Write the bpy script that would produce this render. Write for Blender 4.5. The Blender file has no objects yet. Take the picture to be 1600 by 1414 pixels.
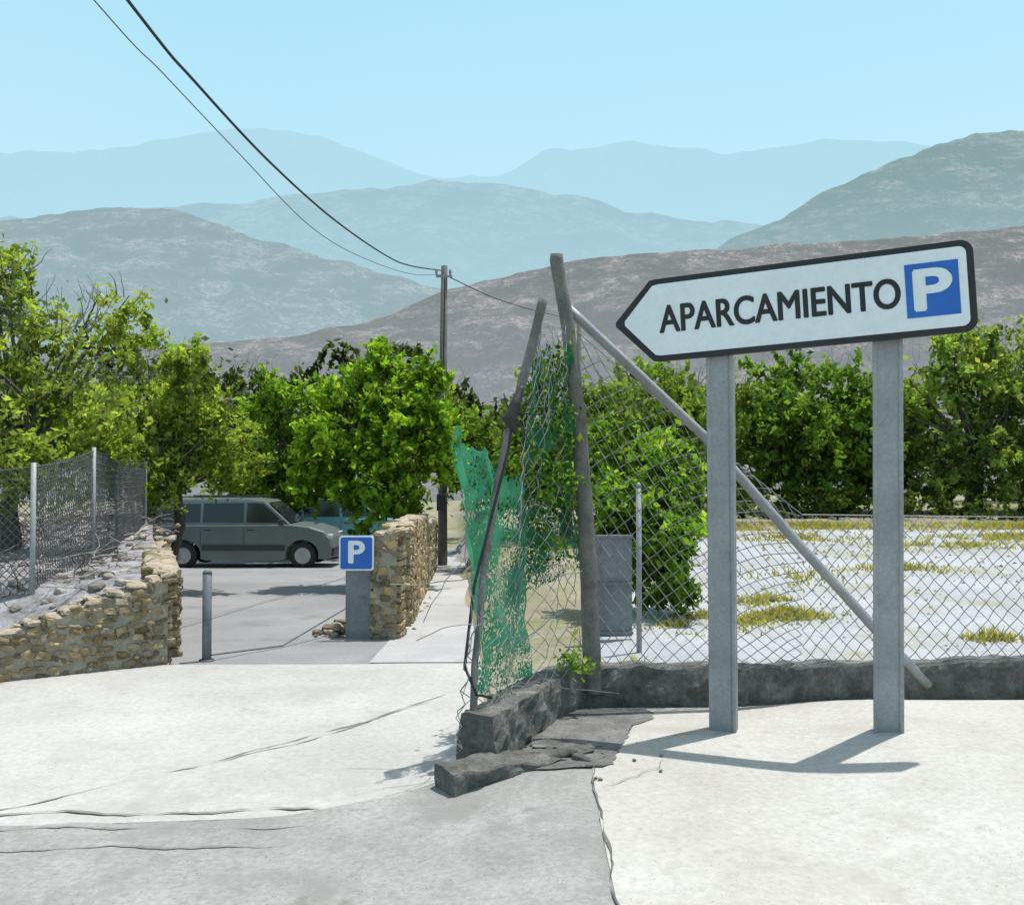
import bpy, bmesh, math, random
import numpy as np
from mathutils import Vector, Matrix, noise
random.seed(7); rng=np.random.default_rng(7)
S=bpy.context.scene
COL=S.collection

# ------------------------------------------------------------------ materials
def new_mat(name):
    m=bpy.data.materials.new(name); m.use_nodes=True
    nt=m.node_tree; nt.nodes.clear()
    out=nt.nodes.new('ShaderNodeOutputMaterial')
    return m,nt,out
def N(nt,t,**k):
    n=nt.nodes.new(t)
    for a,b in k.items(): setattr(n,a,b)
    return n
def mixc(nt,fac,a,b,mode='MIX'):
    n=N(nt,'ShaderNodeMix',data_type='RGBA',blend_type=mode)
    if isinstance(fac,(int,float)): n.inputs[0].default_value=fac
    else: nt.links.new(fac,n.inputs[0])
    for i,v in ((6,a),(7,b)):
        if isinstance(v,tuple): n.inputs[i].default_value=(*v[:3],1)
        else: nt.links.new(v,n.inputs[i])
    return n.outputs[2]
def noise_tex(nt,scale,detail=6,rough=.6,vec=None):
    n=N(nt,'ShaderNodeTexNoise'); n.inputs['Scale'].default_value=scale
    n.inputs['Detail'].default_value=detail; n.inputs['Roughness'].default_value=rough
    if vec is not None: nt.links.new(vec,n.inputs['Vector'])
    return n.outputs['Fac']
def ramp(nt,fac,stops):
    r=N(nt,'ShaderNodeValToRGB'); cr=r.color_ramp
    while len(cr.elements)<len(stops): cr.elements.new(.5)
    for e,(p,c) in zip(cr.elements,stops):
        e.position=p; e.color=(*c,1) if isinstance(c,tuple) else (c,c,c,1)
    nt.links.new(fac,r.inputs[0]); return r.outputs[0]
def surf(name,c1,c2,s1=2.0,s2=30.0,fine=.25,rough=.85,bump=.3,bdist=.01,metal=0,attr=False,stain=None,stain2=None,speck=None,coords='Object'):
    m,nt,out=new_mat(name)
    tc=N(nt,'ShaderNodeTexCoord').outputs[coords]
    big=noise_tex(nt,s1,5,.6,tc)
    col=ramp(nt,big,[(.32,c1),(.68,c2)])
    f=noise_tex(nt,s2,8,.7,tc)
    g=ramp(nt,f,[(.25,1-fine),(.75,1+fine*.4)])
    col=mixc(nt,1.0,col,g,'MULTIPLY')
    for st_ in (stain,stain2):
        if st_:
            st=noise_tex(nt,st_[0],7,.7,tc)
            sm=ramp(nt,st,[(st_[1],0.0),(st_[1]+.12,1.0)])
            col=mixc(nt,sm,col,st_[2])
    if speck:
        v=N(nt,'ShaderNodeTexVoronoi'); v.inputs['Scale'].default_value=speck[0]; nt.links.new(tc,v.inputs['Vector'])
        vm=ramp(nt,v.outputs['Distance'],[(speck[1],1.0),(speck[1]+.06,0.0)])
        pn=ramp(nt,noise_tex(nt,speck[0]*.22,3,.5,tc),[(.48,0.0),(.58,1.0)])
        col=mixc(nt,mixc(nt,1.0,vm,pn,'MULTIPLY'),col,speck[2])
    if attr:
        a=N(nt,'ShaderNodeAttribute',attribute_name='Col')
        col=mixc(nt,1.0,col,a.outputs['Color'],'MULTIPLY')
    b=N(nt,'ShaderNodeBsdfPrincipled'); nt.links.new(col,b.inputs['Base Color'])
    b.inputs['Roughness'].default_value=rough; b.inputs['Metallic'].default_value=metal
    if bump:
        bp=N(nt,'ShaderNodeBump'); bp.inputs['Strength'].default_value=bump; bp.inputs['Distance'].default_value=bdist
        nt.links.new(f,bp.inputs['Height']); nt.links.new(bp.outputs[0],b.inputs['Normal'])
    nt.links.new(b.outputs[0],out.inputs[0]); return m
def leafmat(name,trans=.45):
    m,nt,out=new_mat(name)
    a=N(nt,'ShaderNodeAttribute',attribute_name='Col')
    b=N(nt,'ShaderNodeBsdfDiffuse'); nt.links.new(a.outputs['Color'],b.inputs[0])
    t=N(nt,'ShaderNodeBsdfTranslucent'); c2=mixc(nt,1.0,a.outputs['Color'],(1.55,1.6,.6),'MULTIPLY')
    nt.links.new(c2,t.inputs[0])
    mx=N(nt,'ShaderNodeMixShader'); mx.inputs[0].default_value=trans
    nt.links.new(b.outputs[0],mx.inputs[1]); nt.links.new(t.outputs[0],mx.inputs[2])
    nt.links.new(mx.outputs[0],out.inputs[0]); return m
def hillmat(name,ca,cb,cc,haze,f,scale,zr=None,shrub=.5):
    m,nt,out=new_mat(name)
    tc=N(nt,'ShaderNodeTexCoord').outputs['Object']
    mp=N(nt,'ShaderNodeMapping'); mp.inputs['Scale'].default_value=(1,1,2.5); nt.links.new(tc,mp.inputs[0]); v=mp.outputs[0]
    col=ramp(nt,noise_tex(nt,scale,9,.75,v),[(.43,ca),(.5,cb),(.57,cc)])
    pt=ramp(nt,noise_tex(nt,scale*4.5,6,.7,v),[(.47,0.0),(.56,.8)])
    col=mixc(nt,pt,col,ca)
    g=ramp(nt,noise_tex(nt,scale*14,7,.8,v),[(.38,.25),(.62,1.6)])
    col=mixc(nt,1.0,col,g,'MULTIPLY')
    vo=N(nt,'ShaderNodeTexVoronoi'); vo.inputs['Scale'].default_value=scale*22; nt.links.new(tc,vo.inputs['Vector'])
    vm=ramp(nt,vo.outputs['Distance'],[(.25,shrub),(.45,0.0)])
    col=mixc(nt,vm,col,(.02,.035,.015))
    d=N(nt,'ShaderNodeBsdfDiffuse'); nt.links.new(col,d.inputs[0])
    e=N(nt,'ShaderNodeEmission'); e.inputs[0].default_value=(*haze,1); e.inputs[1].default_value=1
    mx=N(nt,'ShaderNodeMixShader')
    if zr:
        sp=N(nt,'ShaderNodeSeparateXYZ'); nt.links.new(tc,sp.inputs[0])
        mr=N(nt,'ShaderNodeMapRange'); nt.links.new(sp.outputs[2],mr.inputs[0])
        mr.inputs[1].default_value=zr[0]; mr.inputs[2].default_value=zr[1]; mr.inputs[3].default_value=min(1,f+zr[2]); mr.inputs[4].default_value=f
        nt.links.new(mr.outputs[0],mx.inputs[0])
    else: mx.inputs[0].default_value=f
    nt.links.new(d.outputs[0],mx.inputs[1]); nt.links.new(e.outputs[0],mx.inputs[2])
    nt.links.new(mx.outputs[0],out.inputs[0]); return m

M={}
M['concrete']=surf('pale_concrete',(.38,.365,.34),(.50,.485,.46),.6,25,.26,.9,.5,.012,stain=(.8,.54,(.345,.33,.30)),stain2=(4,.60,(.31,.295,.27)),speck=(30,.10,(.22,.21,.19)))
M['concrete_old']=surf('worn_concrete',(.27,.265,.25),(.41,.40,.38),1.1,30,.38,.9,.7,.016,stain=(1.5,.50,(.24,.235,.22)),stain2=(5,.58,(.20,.195,.18)),speck=(36,.13,(.15,.15,.14)))  # darker concrete, with foreground shade partly put into its colour
M['apron']=surf('pavement_concrete',(.41,.385,.345),(.53,.51,.475),.8,28,.27,.9,.55,.014,stain=(1.0,.54,(.37,.345,.30)),stain2=(5,.60,(.32,.30,.265)),speck=(34,.10,(.24,.23,.20)))
M['oldasphalt']=surf('crumbled_asphalt',(.14,.138,.13),(.27,.26,.245),5,35,.45,.95,.9,.02,stain=(4,.54,(.095,.095,.09)))
M['asphalt']=surf('sunbleached_asphalt',(.22,.22,.225),(.31,.305,.305),.5,40,.3,.95,.4,.008,stain=(1.2,.56,(.18,.18,.18)))
M['path']=surf('path_concrete',(.35,.345,.34),(.46,.45,.44),.9,30,.24,.9,.3,.006,stain=(2,.57,(.28,.27,.26)))
M['lot']=surf('gravel_lot',(.33,.34,.355),(.46,.47,.49),.5,22,.35,.95,.6,.015,stain=(.45,.52,(.30,.28,.20)),speck=(14,.16,(.24,.23,.19)))
M['soil']=surf('dry_soil',(.22,.19,.12),(.34,.31,.22),.5,12,.4,.95,.6,.03,stain=(.4,.5,(.17,.18,.06)))
M['rocky']=surf('stony_bank',(.30,.29,.30),(.54,.52,.53),3.5,9,.6,.95,1,.06,stain=(5,.52,(.13,.12,.12)))
M['crack']=surf('weathered_seam',(.17,.165,.155),(.30,.29,.27),6,60,.3,.95,.2)  # colours real cracks and also the painted cable shadows on the road
M['crackd']=surf('open_joint',(.07,.065,.06),(.22,.21,.19),6,60,.3,.95,.2)
M['stone']=surf('limestone',(.26,.20,.125),(.46,.40,.30),7,40,.5,.95,.9,.02,attr=True)
M['mortar']=surf('mortar',(.30,.26,.19),(.42,.37,.29),6,40,.4,.95,.6,.02)
M['oldwall']=surf('weathered_wall',(.11,.11,.10),(.25,.24,.22),7,30,.55,.95,1,.03,stain=(3,.56,(.30,.29,.26)))
M['galv']=surf('galvanised_steel',(.27,.28,.285),(.37,.375,.38),4,50,.28,.6,.15,.003,metal=.2,stain=(9,.60,(.21,.205,.20)))
M['wood']=surf('weathered_wood',(.14,.135,.12),(.24,.23,.21),9,60,.45,.95,.6,.01)
M['pole']=surf('pole_wood',(.10,.095,.09),(.17,.16,.15),5,40,.4,.95,.4,.01)
M['wire']=surf('mesh_wire',(.18,.19,.19),(.30,.31,.31),8,60,.3,.6,0,metal=.3)
M['darkwire']=surf('old_mesh_wire',(.07,.07,.075),(.12,.12,.125),8,60,.3,.7,0)
M['cable']=surf('black_cable',(.02,.02,.02),(.03,.03,.03),5,30,.2,.6,0)
M['greycable']=surf('grey_cable',(.10,.11,.12),(.13,.14,.15),5,30,.2,.6,0)
M['signwhite']=surf('sign_white',(.74,.79,.82),(.82,.85,.87),1.2,30,.09,.35,.0,stain=(3,.60,(.69,.73,.75)))
M['signblack']=surf('sign_black',(.012,.012,.014),(.025,.025,.027),2,30,.2,.6,.0)
M['signblue']=surf('sign_blue',(.01,.11,.46),(.015,.14,.54),2,30,.1,.4,.0)
M['bark']=surf('bark',(.6,.6,.6),(1,1,1),8,40,.5,.95,.8,.02,attr=True)
M['carpaint']=surf('car_paint',(.13,.155,.148),(.155,.18,.172),2,40,.06,.3,0,metal=.2)
M['carpaint2']=surf('car_paint_teal',(.14,.33,.36),(.16,.37,.40),2,40,.06,.3,0,metal=.2)
M['glass']=surf('car_glass',(.015,.02,.022),(.02,.025,.03),2,40,.1,.08,0)
M['tyre']=surf('tyre_rubber',(.02,.02,.02),(.03,.03,.03),8,40,.2,.9,0)
M['rim']=surf('wheel_rim',(.35,.36,.37),(.45,.46,.47),5,40,.1,.35,0,metal=.6)
M['plastic']=surf('black_plastic',(.03,.03,.03),(.04,.04,.04),5,40,.1,.6,0)
M['lamp']=surf('lamp_lens',(.5,.5,.5),(.6,.6,.6),5,40,.1,.15,0)
M['redlamp']=surf('tail_lens',(.35,.02,.02),(.4,.03,.02),5,40,.1,.2,0)
M['leaf']=leafmat('leaf',.5)
M['grass']=leafmat('grass_blade',.3)
M['bollard']=surf('bollard_steel',(.10,.11,.13),(.16,.17,.19),6,40,.3,.6,.1)
M['graypanel']=surf('grey_sheet',(.16,.17,.18),(.24,.25,.26),3,30,.25,.8,.2,stain=(4,.56,(.12,.12,.12)))
def netmat(name,c1,c2,thr):
    m,nt,out=new_mat(name)
    tc=N(nt,'ShaderNodeTexCoord').outputs['Object']
    mp=N(nt,'ShaderNodeMapping'); mp.inputs['Scale'].default_value=(1.6,1.6,.8); nt.links.new(tc,mp.inputs[0])
    f=noise_tex(nt,60,3,.6,mp.outputs[0]); g=noise_tex(nt,4,5,.65,tc)
    col=ramp(nt,g,[(.35,c1),(.65,c2)])
    add=N(nt,'ShaderNodeMath',operation='ADD'); nt.links.new(f,add.inputs[0])
    mg=N(nt,'ShaderNodeMath',operation='MULTIPLY_ADD'); mg.inputs[1].default_value=.9; mg.inputs[2].default_value=-.45
    nt.links.new(g,mg.inputs[0]); nt.links.new(mg.outputs[0],add.inputs[1])
    a=N(nt,'ShaderNodeMath',operation='GREATER_THAN'); a.inputs[1].default_value=thr; nt.links.new(add.outputs[0],a.inputs[0])
    d=N(nt,'ShaderNodeBsdfDiffuse'); nt.links.new(col,d.inputs[0])
    t=N(nt,'ShaderNodeBsdfTranslucent'); nt.links.new(col,t.inputs[0])
    m1=N(nt,'ShaderNodeMixShader'); m1.inputs[0].default_value=.5; nt.links.new(d.outputs[0],m1.inputs[1]); nt.links.new(t.outputs[0],m1.inputs[2])
    tr=N(nt,'ShaderNodeBsdfTransparent')
    m2=N(nt,'ShaderNodeMixShader'); nt.links.new(a.outputs[0],m2.inputs[0]); nt.links.new(tr.outputs[0],m2.inputs[1]); nt.links.new(m1.outputs[0],m2.inputs[2])
    nt.links.new(m2.outputs[0],out.inputs[0]); return m
M['net']=netmat('green_netting',(.03,.24,.12),(.12,.42,.24),.45)
M['net2']=netmat('green_netting_torn',(.02,.09,.035),(.05,.21,.09),.48)

# ------------------------------------------------------------------ mesh builder
class MB:
    def __init__(s): s.v=[]; s.f=[]; s.c=[]; s.m=[]
    def add(s,vs,fs,col=(1,1,1),mi=0):
        o=len(s.v); s.v.extend([tuple(v) for v in vs]); s.c.extend([col]*len(vs))
        s.f.extend([tuple(i+o for i in f) for f in fs]); s.m.extend([mi]*len(fs))
    def tube(s,pts,rad,n=8,col=(1,1,1),mi=0,cap=True):
        pts=[Vector(p) for p in pts]; k=len(pts)
        if isinstance(rad,(int,float)): rad=[rad]*k
        vs=[]; ref=None
        for i,p in enumerate(pts):
            t=(pts[min(i+1,k-1)]-pts[max(i-1,0)]).normalized()
            if ref is None: ref=Vector((0,0,1)) if abs(t.z)<.8 else Vector((1,0,0))
            a=(ref-t*ref.dot(t)).normalized(); b=t.cross(a); ref=a
            for j in range(n):
                an=2*math.pi*j/n; vs.append(p+(a*math.cos(an)+b*math.sin(an))*rad[i])
        fs=[(i*n+j,i*n+(j+1)%n,(i+1)*n+(j+1)%n,(i+1)*n+j) for i in range(k-1) for j in range(n)]
        if cap: fs.append(tuple(range(n))[::-1]); fs.append(tuple((k-1)*n+j for j in range(n)))
        s.add(vs,fs,col,mi)
    def box(s,c,size,rot=0,col=(1,1,1),mi=0):
        x,y,z=[d/2 for d in size]; R=Matrix.Rotation(rot,3,'Z')
        vs=[R@Vector((sx*x,sy*y,sz*z))+Vector(c) for sx in(-1,1) for sy in(-1,1) for sz in(-1,1)]
        s.add(vs,[(0,1,3,2),(4,6,7,5),(0,4,5,1),(2,3,7,6),(0,2,6,4),(1,5,7,3)],col,mi)
    def obj(s,name,mats,smooth=False,parent=None,bevel=0):
        me=bpy.data.meshes.new(name); me.from_pydata(s.v,[],s.f)
        if not isinstance(mats,(list,tuple)): mats=[mats]
        for m in mats: me.materials.append(m)
        me.polygons.foreach_set('material_index',s.m)
        if smooth: me.polygons.foreach_set('use_smooth',[True]*len(s.f))
        at=me.color_attributes.new('Col','FLOAT_COLOR','POINT')
        arr=np.ones((len(s.v),4),dtype=np.float32); arr[:,:3]=np.array(s.c,dtype=np.float32).reshape(-1,3)
        at.data.foreach_set('color',arr.ravel()); me.update()
        o=bpy.data.objects.new(name,me); COL.objects.link(o)
        if parent: o.parent=parent
        if bevel:
            b=o.modifiers.new('bevel','BEVEL'); b.width=bevel; b.segments=2; b.limit_method='ANGLE'
        return o
def empty(name,loc=(0,0,0)):
    e=bpy.data.objects.new(name,None); e.location=loc; COL.objects.link(e); return e
def sstep(a,b,x):
    t=max(0,min(1,(x-a)/(b-a))); return t*t*(3-2*t)
def lerp(a,b,t): return a+(b-a)*t

# ------------------------------------------------------------------ terrain
def h(x,y):
    zr=-.1 if y<8 else -.1-.55*min(y-8,20)/14
    lot=0.5*sstep(6,34,y)+.10*sstep(1.4,2.4,x)*(1-sstep(5.9,6.4,y))
    if y<6: s=sstep(-.75,.35,x)
    else:
        bx=-.35-.06*max(0,y-8)
        s=sstep(bx+.05,bx+.5,x)
        s=lerp(sstep(-.75,.35,x),s,sstep(6,6.6,y))
    z=lerp(zr,lot,s)
    r=math.hypot(x,y-10)
    z+=-14*sstep(45,220,r)
    z+=(noise.noise((x*.5,y*.5,0))*.02)*(1 if y>1 else .3)
    return z
def axis(lo,hi,step,far):
    a=list(np.arange(lo,hi+1e-6,step)); s=step; v=hi
    while v<far: s*=1.35; v+=s; a.append(v)
    s=step; v=lo; pre=[]
    while v>-far: s*=1.35; v-=s; pre.append(v)
    return pre[::-1]+a
xs=axis(-12,16,.35,16000); ys=axis(-4,36,.35,16000)
b=MB(); nx=len(xs)
vs=[(x,y,h(x,y)-.03) for y in ys for x in xs]
fs=[(j*nx+i,j*nx+i+1,(j+1)*nx+i+1,(j+1)*nx+i) for j in range(len(ys)-1) for i in range(nx-1)]
b.add(vs,fs); b.obj('ground',M['soil'],True)

def resample(pts,n):
    pts=[Vector(p) for p in pts]; L=[0]
    for a,c in zip(pts,pts[1:]): L.append(L[-1]+(c-a).length)
    out=[]
    for i in range(n):
        d=L[-1]*i/(n-1); k=0
        while k<len(L)-2 and L[k+1]<d: k+=1
        t=(d-L[k])/max(1e-9,L[k+1]-L[k]); out.append(pts[k].lerp(pts[k+1],t))
    return out
def sheet(name,A,B,dz,mat,na=60,nb=40,hf=None,jit=0):
    a=resample([(p[0],p[1],0) for p in A],na); c=resample([(p[0],p[1],0) for p in B],na)
    vs=[]
    for i in range(na):
        for j in range(nb):
            p=a[i].lerp(c[i],j/(nb-1))
            if jit and (j in(0,nb-1) or i in(0,na-1)): p=p+Vector((noise.noise(p*3)*jit+noise.noise(p*13)*jit*.3,noise.noise(p*3+Vector((9,9,9)))*jit,0))
            vs.append((p.x,p.y,(hf or h)(p.x,p.y)+dz))
    fs=[(i*nb+j,i*nb+j+1,(i+1)*nb+j+1,(i+1)*nb+j) for i in range(na-1) for j in range(nb-1)]
    m=MB(); m.add(vs,fs); return m.obj(name,mat,True)
sheet('concrete_road',[(-12,-4),(-12,2),(-12,5),(-9,6),(-3.0,8.05)],[(-.2,-4),(-.2,2),(-.25,5),(-.2,6.5),(-.28,8.1)],.002,M['concrete'],90,60)
sheet('asphalt_road',[(-3.05,8.05),(-4.6,12),(-7,18),(-14,24),(-16,30)],[(-1.2,8.05),(-1.3,12),(-1.4,18),(-1.2,24),(0,30)],.004,M['asphalt'],80,30)
sheet('path',[(-1.28,8.07),(-1.3,10),(-1.45,14),(-1.75,20),(-1.9,27)],[(-.28,8.1),(-.42,10),(-.65,14),(-1.0,20),(-1.1,27)],.010,M['path'],60,14)
sheet('old_concrete_ramp',[(-9,-3),(-7,4.1),(-2.5,4.35),(-1.2,4.45),(-.62,4.75),(-.3,5.0),(.1,5.1)],[(.40,-3),(.41,1),(.42,3.0),(.44,4.0),(.46,4.6),(.48,5.0),(.50,5.35)],.006,M['concrete_old'],160,50,jit=.07)  # different concrete; its dark tone also stands in for foreground shade
sheet('pavement',[(.36,-3),(.37,1),(.38,3.0),(.40,4.0),(.42,4.6),(.44,5.0),(.40,6.1)],[(11,-3),(11,1),(11,3),(11,4),(11,5),(11,5.6),(11,6.35)],.011,M['apron'],70,60)
sheet('asphalt_patch',[(-.16,4.86),(.05,5.25),(.24,5.7),(.36,6.1)],[(.50,4.86),(.66,5.3),(.80,5.75),(.92,6.08)],.016,M['oldasphalt'],60,40,jit=.14)
sheet('gravel_lot',[(.45,6.6),(.9,9),(2.0,14),(3.5,18),(4.5,21)],[(14,6.7),(15,9),(17,14),(19,18),(21,21)],.004,M['lot'],60,50,jit=.3)

def crack_shadow_strip(name,pts,w,mat=M['crack'],dz=.006,wob=.07):
    P=resample([(p[0],p[1],0) for p in pts],110); m=MB(); vs=[]; n=len(P)
    for i,p in enumerate(P):
        t=(P[min(i+1,n-1)]-P[max(0,i-1)]).normalized(); nrm=Vector((-t.y,t.x,0))
        p=p+nrm*(noise.noise(Vector((p.x*2.5,p.y*2.5,3)))*wob+noise.noise(Vector((p.x*14,p.y*14,3)))*wob*.2)
        ww=w*max(.05,(.5+1.3*noise.noise(Vector((p.x*5,p.y*5,7)))))*min(1,i/12,(n-1-i)/12)
        for s_ in(-1,1):
            q=p+nrm*ww*s_; vs.append((q.x,q.y,h(p.x,p.y)+dz))
    m.add(vs,[(2*i,2*i+1,2*i+3,2*i+2) for i in range(n-1)]); m.obj(name,mat)
crack_shadow_strip('pavement_crack',[(.45,5.0),(.42,4.4),(.39,3.3),(.38,1)],.008,M['crackd'],.018,.05)
crack_shadow_strip('pavement_crack',[(1.5,3.1),(2.4,3.3),(3.3,3.1),(4,3.4)],.005,M['crack'],.015,.1)
crack_shadow_strip('pavement_crack',[(.42,4.6),(.75,4.9),(.9,5.3),(1.2,5.6)],.005,M['crack'],.020,.1)
crack_shadow_strip('road_crack',[(-3.9,3.9),(-2.45,4.65),(-1.9,5.2),(-1.0,6.2),(-.35,7.2)],.009,M['crack'],.006,.05)
crack_shadow_strip('road_crack',[(-2.0,5.1),(-1.3,5.75),(-.6,6.75)],.008,M['crack'],.006,.05)
crack_shadow_strip('road_crack',[(-3.6,4.5),(-1.6,4.52),(-.7,4.6)],.012,M['crack'],.010)  # this strip and the next two are painted cable shadows, not cracks
crack_shadow_strip('road_crack',[(-3.6,4.29),(-2.0,4.3),(-.9,4.33)],.014,M['crack'],.010)
crack_shadow_strip('road_crack',[(-3.4,4.02),(-1.8,4.08),(-1.0,4.12)],.010,M['crack'],.010)

# ------------------------------------------------------------------ hills
def ridge(name,dist,pts,base,mat,amp,front=.55,nc=240,nr=70,seed=0,crest=.12):
    az=[p[0] for p in pts]; el=[p[1] for p in pts]
    m=MB(); vs=[]
    A=np.linspace(az[0],az[-1],nc)
    def cr(a):
        w=.02; return (np.interp(a,az,el)*2+np.interp(a-w,az,el)+np.interp(a+w,az,el))/4
    for r in range(nr+10):
        t=r/(nr-1)
        for a in A:
            X=a*dist; zc=1.6+cr(a)*dist
            zc+=noise.fractal(Vector((X/dist*18,seed,0)),1.0,2.0,6)*amp*crest
            if t<=1: Y=dist*(front+(1-front)*t); z=base+(zc-base)*(t**1.15)
            else: Y=dist*(1+(t-1)*2); z=zc-(zc-base)*(t-1)*4
            fl=math.sin(min(t,1)*math.pi)
            n=noise.fractal(Vector((X/dist*11,Y/dist*11,seed)),.85,2.1,8)
            n2=-abs(noise.noise(Vector((X/dist*16,Y/dist*7,seed+5))))-.5*abs(noise.noise(Vector((X/dist*34,Y/dist*16,seed+8))))
            z+=(n*.8+n2*1.1)*amp*fl
            vs.append((X,Y,z))
    R=nr+10
    fs=[(i*nc+j,i*nc+j+1,(i+1)*nc+j+1,(i+1)*nc+j) for i in range(R-1) for j in range(nc-1)]
    m.add(vs,fs); o=m.obj(name,mat,True); return o
def az(l): return [((u-800)/1400,(740-v)/1400) for u,v in l]
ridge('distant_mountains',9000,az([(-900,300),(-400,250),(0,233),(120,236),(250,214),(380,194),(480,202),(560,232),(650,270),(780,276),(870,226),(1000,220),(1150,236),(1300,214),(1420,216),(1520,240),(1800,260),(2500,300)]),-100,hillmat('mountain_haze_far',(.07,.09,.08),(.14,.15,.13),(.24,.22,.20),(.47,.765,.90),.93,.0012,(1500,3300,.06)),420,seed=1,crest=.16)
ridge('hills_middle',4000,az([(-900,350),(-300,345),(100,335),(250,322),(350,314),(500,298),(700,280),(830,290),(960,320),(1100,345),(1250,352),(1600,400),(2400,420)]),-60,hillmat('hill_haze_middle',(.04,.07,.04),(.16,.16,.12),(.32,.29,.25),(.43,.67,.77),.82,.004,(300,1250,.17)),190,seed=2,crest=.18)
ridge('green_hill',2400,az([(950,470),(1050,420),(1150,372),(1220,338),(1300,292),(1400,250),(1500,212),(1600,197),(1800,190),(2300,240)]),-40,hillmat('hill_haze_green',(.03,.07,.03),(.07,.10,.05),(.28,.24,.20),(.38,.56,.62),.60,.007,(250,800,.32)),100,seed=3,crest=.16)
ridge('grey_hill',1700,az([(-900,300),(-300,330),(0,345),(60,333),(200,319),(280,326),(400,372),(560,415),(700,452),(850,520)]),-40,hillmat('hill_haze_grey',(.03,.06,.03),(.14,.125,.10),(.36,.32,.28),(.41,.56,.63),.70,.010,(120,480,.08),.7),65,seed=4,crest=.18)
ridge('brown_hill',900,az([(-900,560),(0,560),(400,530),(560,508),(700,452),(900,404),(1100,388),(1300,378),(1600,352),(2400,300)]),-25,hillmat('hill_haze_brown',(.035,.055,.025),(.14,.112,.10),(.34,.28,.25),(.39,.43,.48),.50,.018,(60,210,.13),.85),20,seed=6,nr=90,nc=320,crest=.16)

# ------------------------------------------------------------------ foliage
def expand(blobs,k=5,core=.68):
    out=[]
    for bl in blobs:
        c=Vector(bl[:3]); r=bl[3]; out.append((c.x,c.y,c.z,r*core))
        for i in range(k):
            d=Vector((random.gauss(0,1),random.gauss(0,1),random.gauss(.15,1))).normalized()*r*random.uniform(.55,1.0); q=c+d
            out.append((q.x,q.y,q.z,r*random.uniform(.2,.5)))
    return out
def leaves(name,blobs,count,size,c_dark,c_light,mat=M['leaf'],clump=.2,trunk=None,twigs=0,parent=None,aspect=.5,ex=5,core=.68):
    m=MB(); src=blobs
    if ex: blobs=expand(blobs,ex,core)
    BC=(.14,.115,.09)
    if trunk:
        base=Vector(trunk[0]); top=Vector(trunk[1]); r=trunk[2]
        mid=base.lerp(top,.5)+Vector((random.uniform(-.1,.1),random.uniform(-.1,.1),0))
        m.tube([base-Vector((0,0,.1)),base+Vector((0,0,.1)),mid,top],[r*1.4,r*1.1,r*.85,r*.65],9,BC,1)
        for (cx,cy,cz,rr,*_) in src:
            for k in range(4):
                e=Vector((cx,cy,cz))+Vector((random.uniform(-1,1),random.uniform(-1,1),random.uniform(-.3,1)))*rr*.8
                md=top.lerp(e,.5)+Vector((random.uniform(-.15,.15),random.uniform(-.15,.15),.1*rr))
                m.tube([top,md,e],[r*.45,r*.22,r*.05],5,BC,1,False)
    wts=[bl[3]**2 for bl in src]
    for k in range(twigs):
        bl=random.choices(src,wts)[0]; c=Vector(bl[:3])+Vector((random.uniform(-.5,.5),random.uniform(-.5,.5),0))*bl[3]; d=Vector((random.uniform(-.9,.9),random.uniform(-.9,.9),1)).normalized()
        p=c+d*bl[3]*.5; pts=[p]
        for q in range(6):
            d=(d+Vector((random.uniform(-.4,.4),random.uniform(-.4,.4),random.uniform(-.15,.2)))).normalized(); p=p+d*bl[3]*.13; pts.append(p)
        m.tube(pts,[.008,.007,.006,.005,.004,.003,.002],4,(.22,.20,.19),1,False)
    tot=sum(bl[3]**2 for bl in blobs); P=[];C=[]
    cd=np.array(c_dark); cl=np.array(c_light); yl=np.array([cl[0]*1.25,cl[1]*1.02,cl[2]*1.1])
    for bl in blobs:
        n=int(count*bl[3]**2/tot); ncl=max(4,int(n/26))
        if n<1: continue
        d=rng.normal(size=(ncl,3)); d/=np.linalg.norm(d,axis=1)[:,None]
        rad=bl[3]*rng.uniform(.35,1.15,size=ncl)**.6
        cc=np.array(bl[:3])+d*rad[:,None]
        tint=np.clip(rng.normal(.5,.3,ncl)+.3*d[:,2],0,1)  # upper clumps tinted lighter: light from above put into the leaf colour
        idx=rng.integers(0,ncl,n)
        sh=d+rng.normal(size=(ncl,3))*.6; sh/=np.linalg.norm(sh,axis=1)[:,None]
        along=rng.normal(size=n)*max(bl[3],.3)*clump*1.7
        pos=cc[idx]+sh[idx]*along[:,None]+rng.normal(size=(n,3))*max(bl[3],.3)*clump*.45
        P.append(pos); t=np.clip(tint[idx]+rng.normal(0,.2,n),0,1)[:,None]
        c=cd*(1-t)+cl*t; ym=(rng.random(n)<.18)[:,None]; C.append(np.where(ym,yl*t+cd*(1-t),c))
    P=np.concatenate(P); C=np.concatenate(C); n=len(P)
    u=rng.normal(size=(n,3)); u/=np.linalg.norm(u,axis=1)[:,None]
    w=rng.normal(size=(n,3)); w=np.cross(u,w); w/=np.linalg.norm(w,axis=1)[:,None]
    s=size*rng.uniform(.45,1.4,n)[:,None]
    q=np.stack([P-u*s*.5,P+w*s*aspect*.5-u*s*.05,P+u*s*.5,P-w*s*aspect*.5-u*s*.05],1).reshape(-1,3)
    o=len(m.v); m.v.extend(map(tuple,q.tolist())); m.c.extend(map(tuple,np.repeat(C,4,0).tolist()))
    m.f.extend([(o+4*i,o+4*i+1,o+4*i+2,o+4*i+3) for i in range(n)]); m.m.extend([0]*n)
    return m.obj(name,[mat,M['bark']],False,parent)
G1=(.045,.10,.015)
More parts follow.
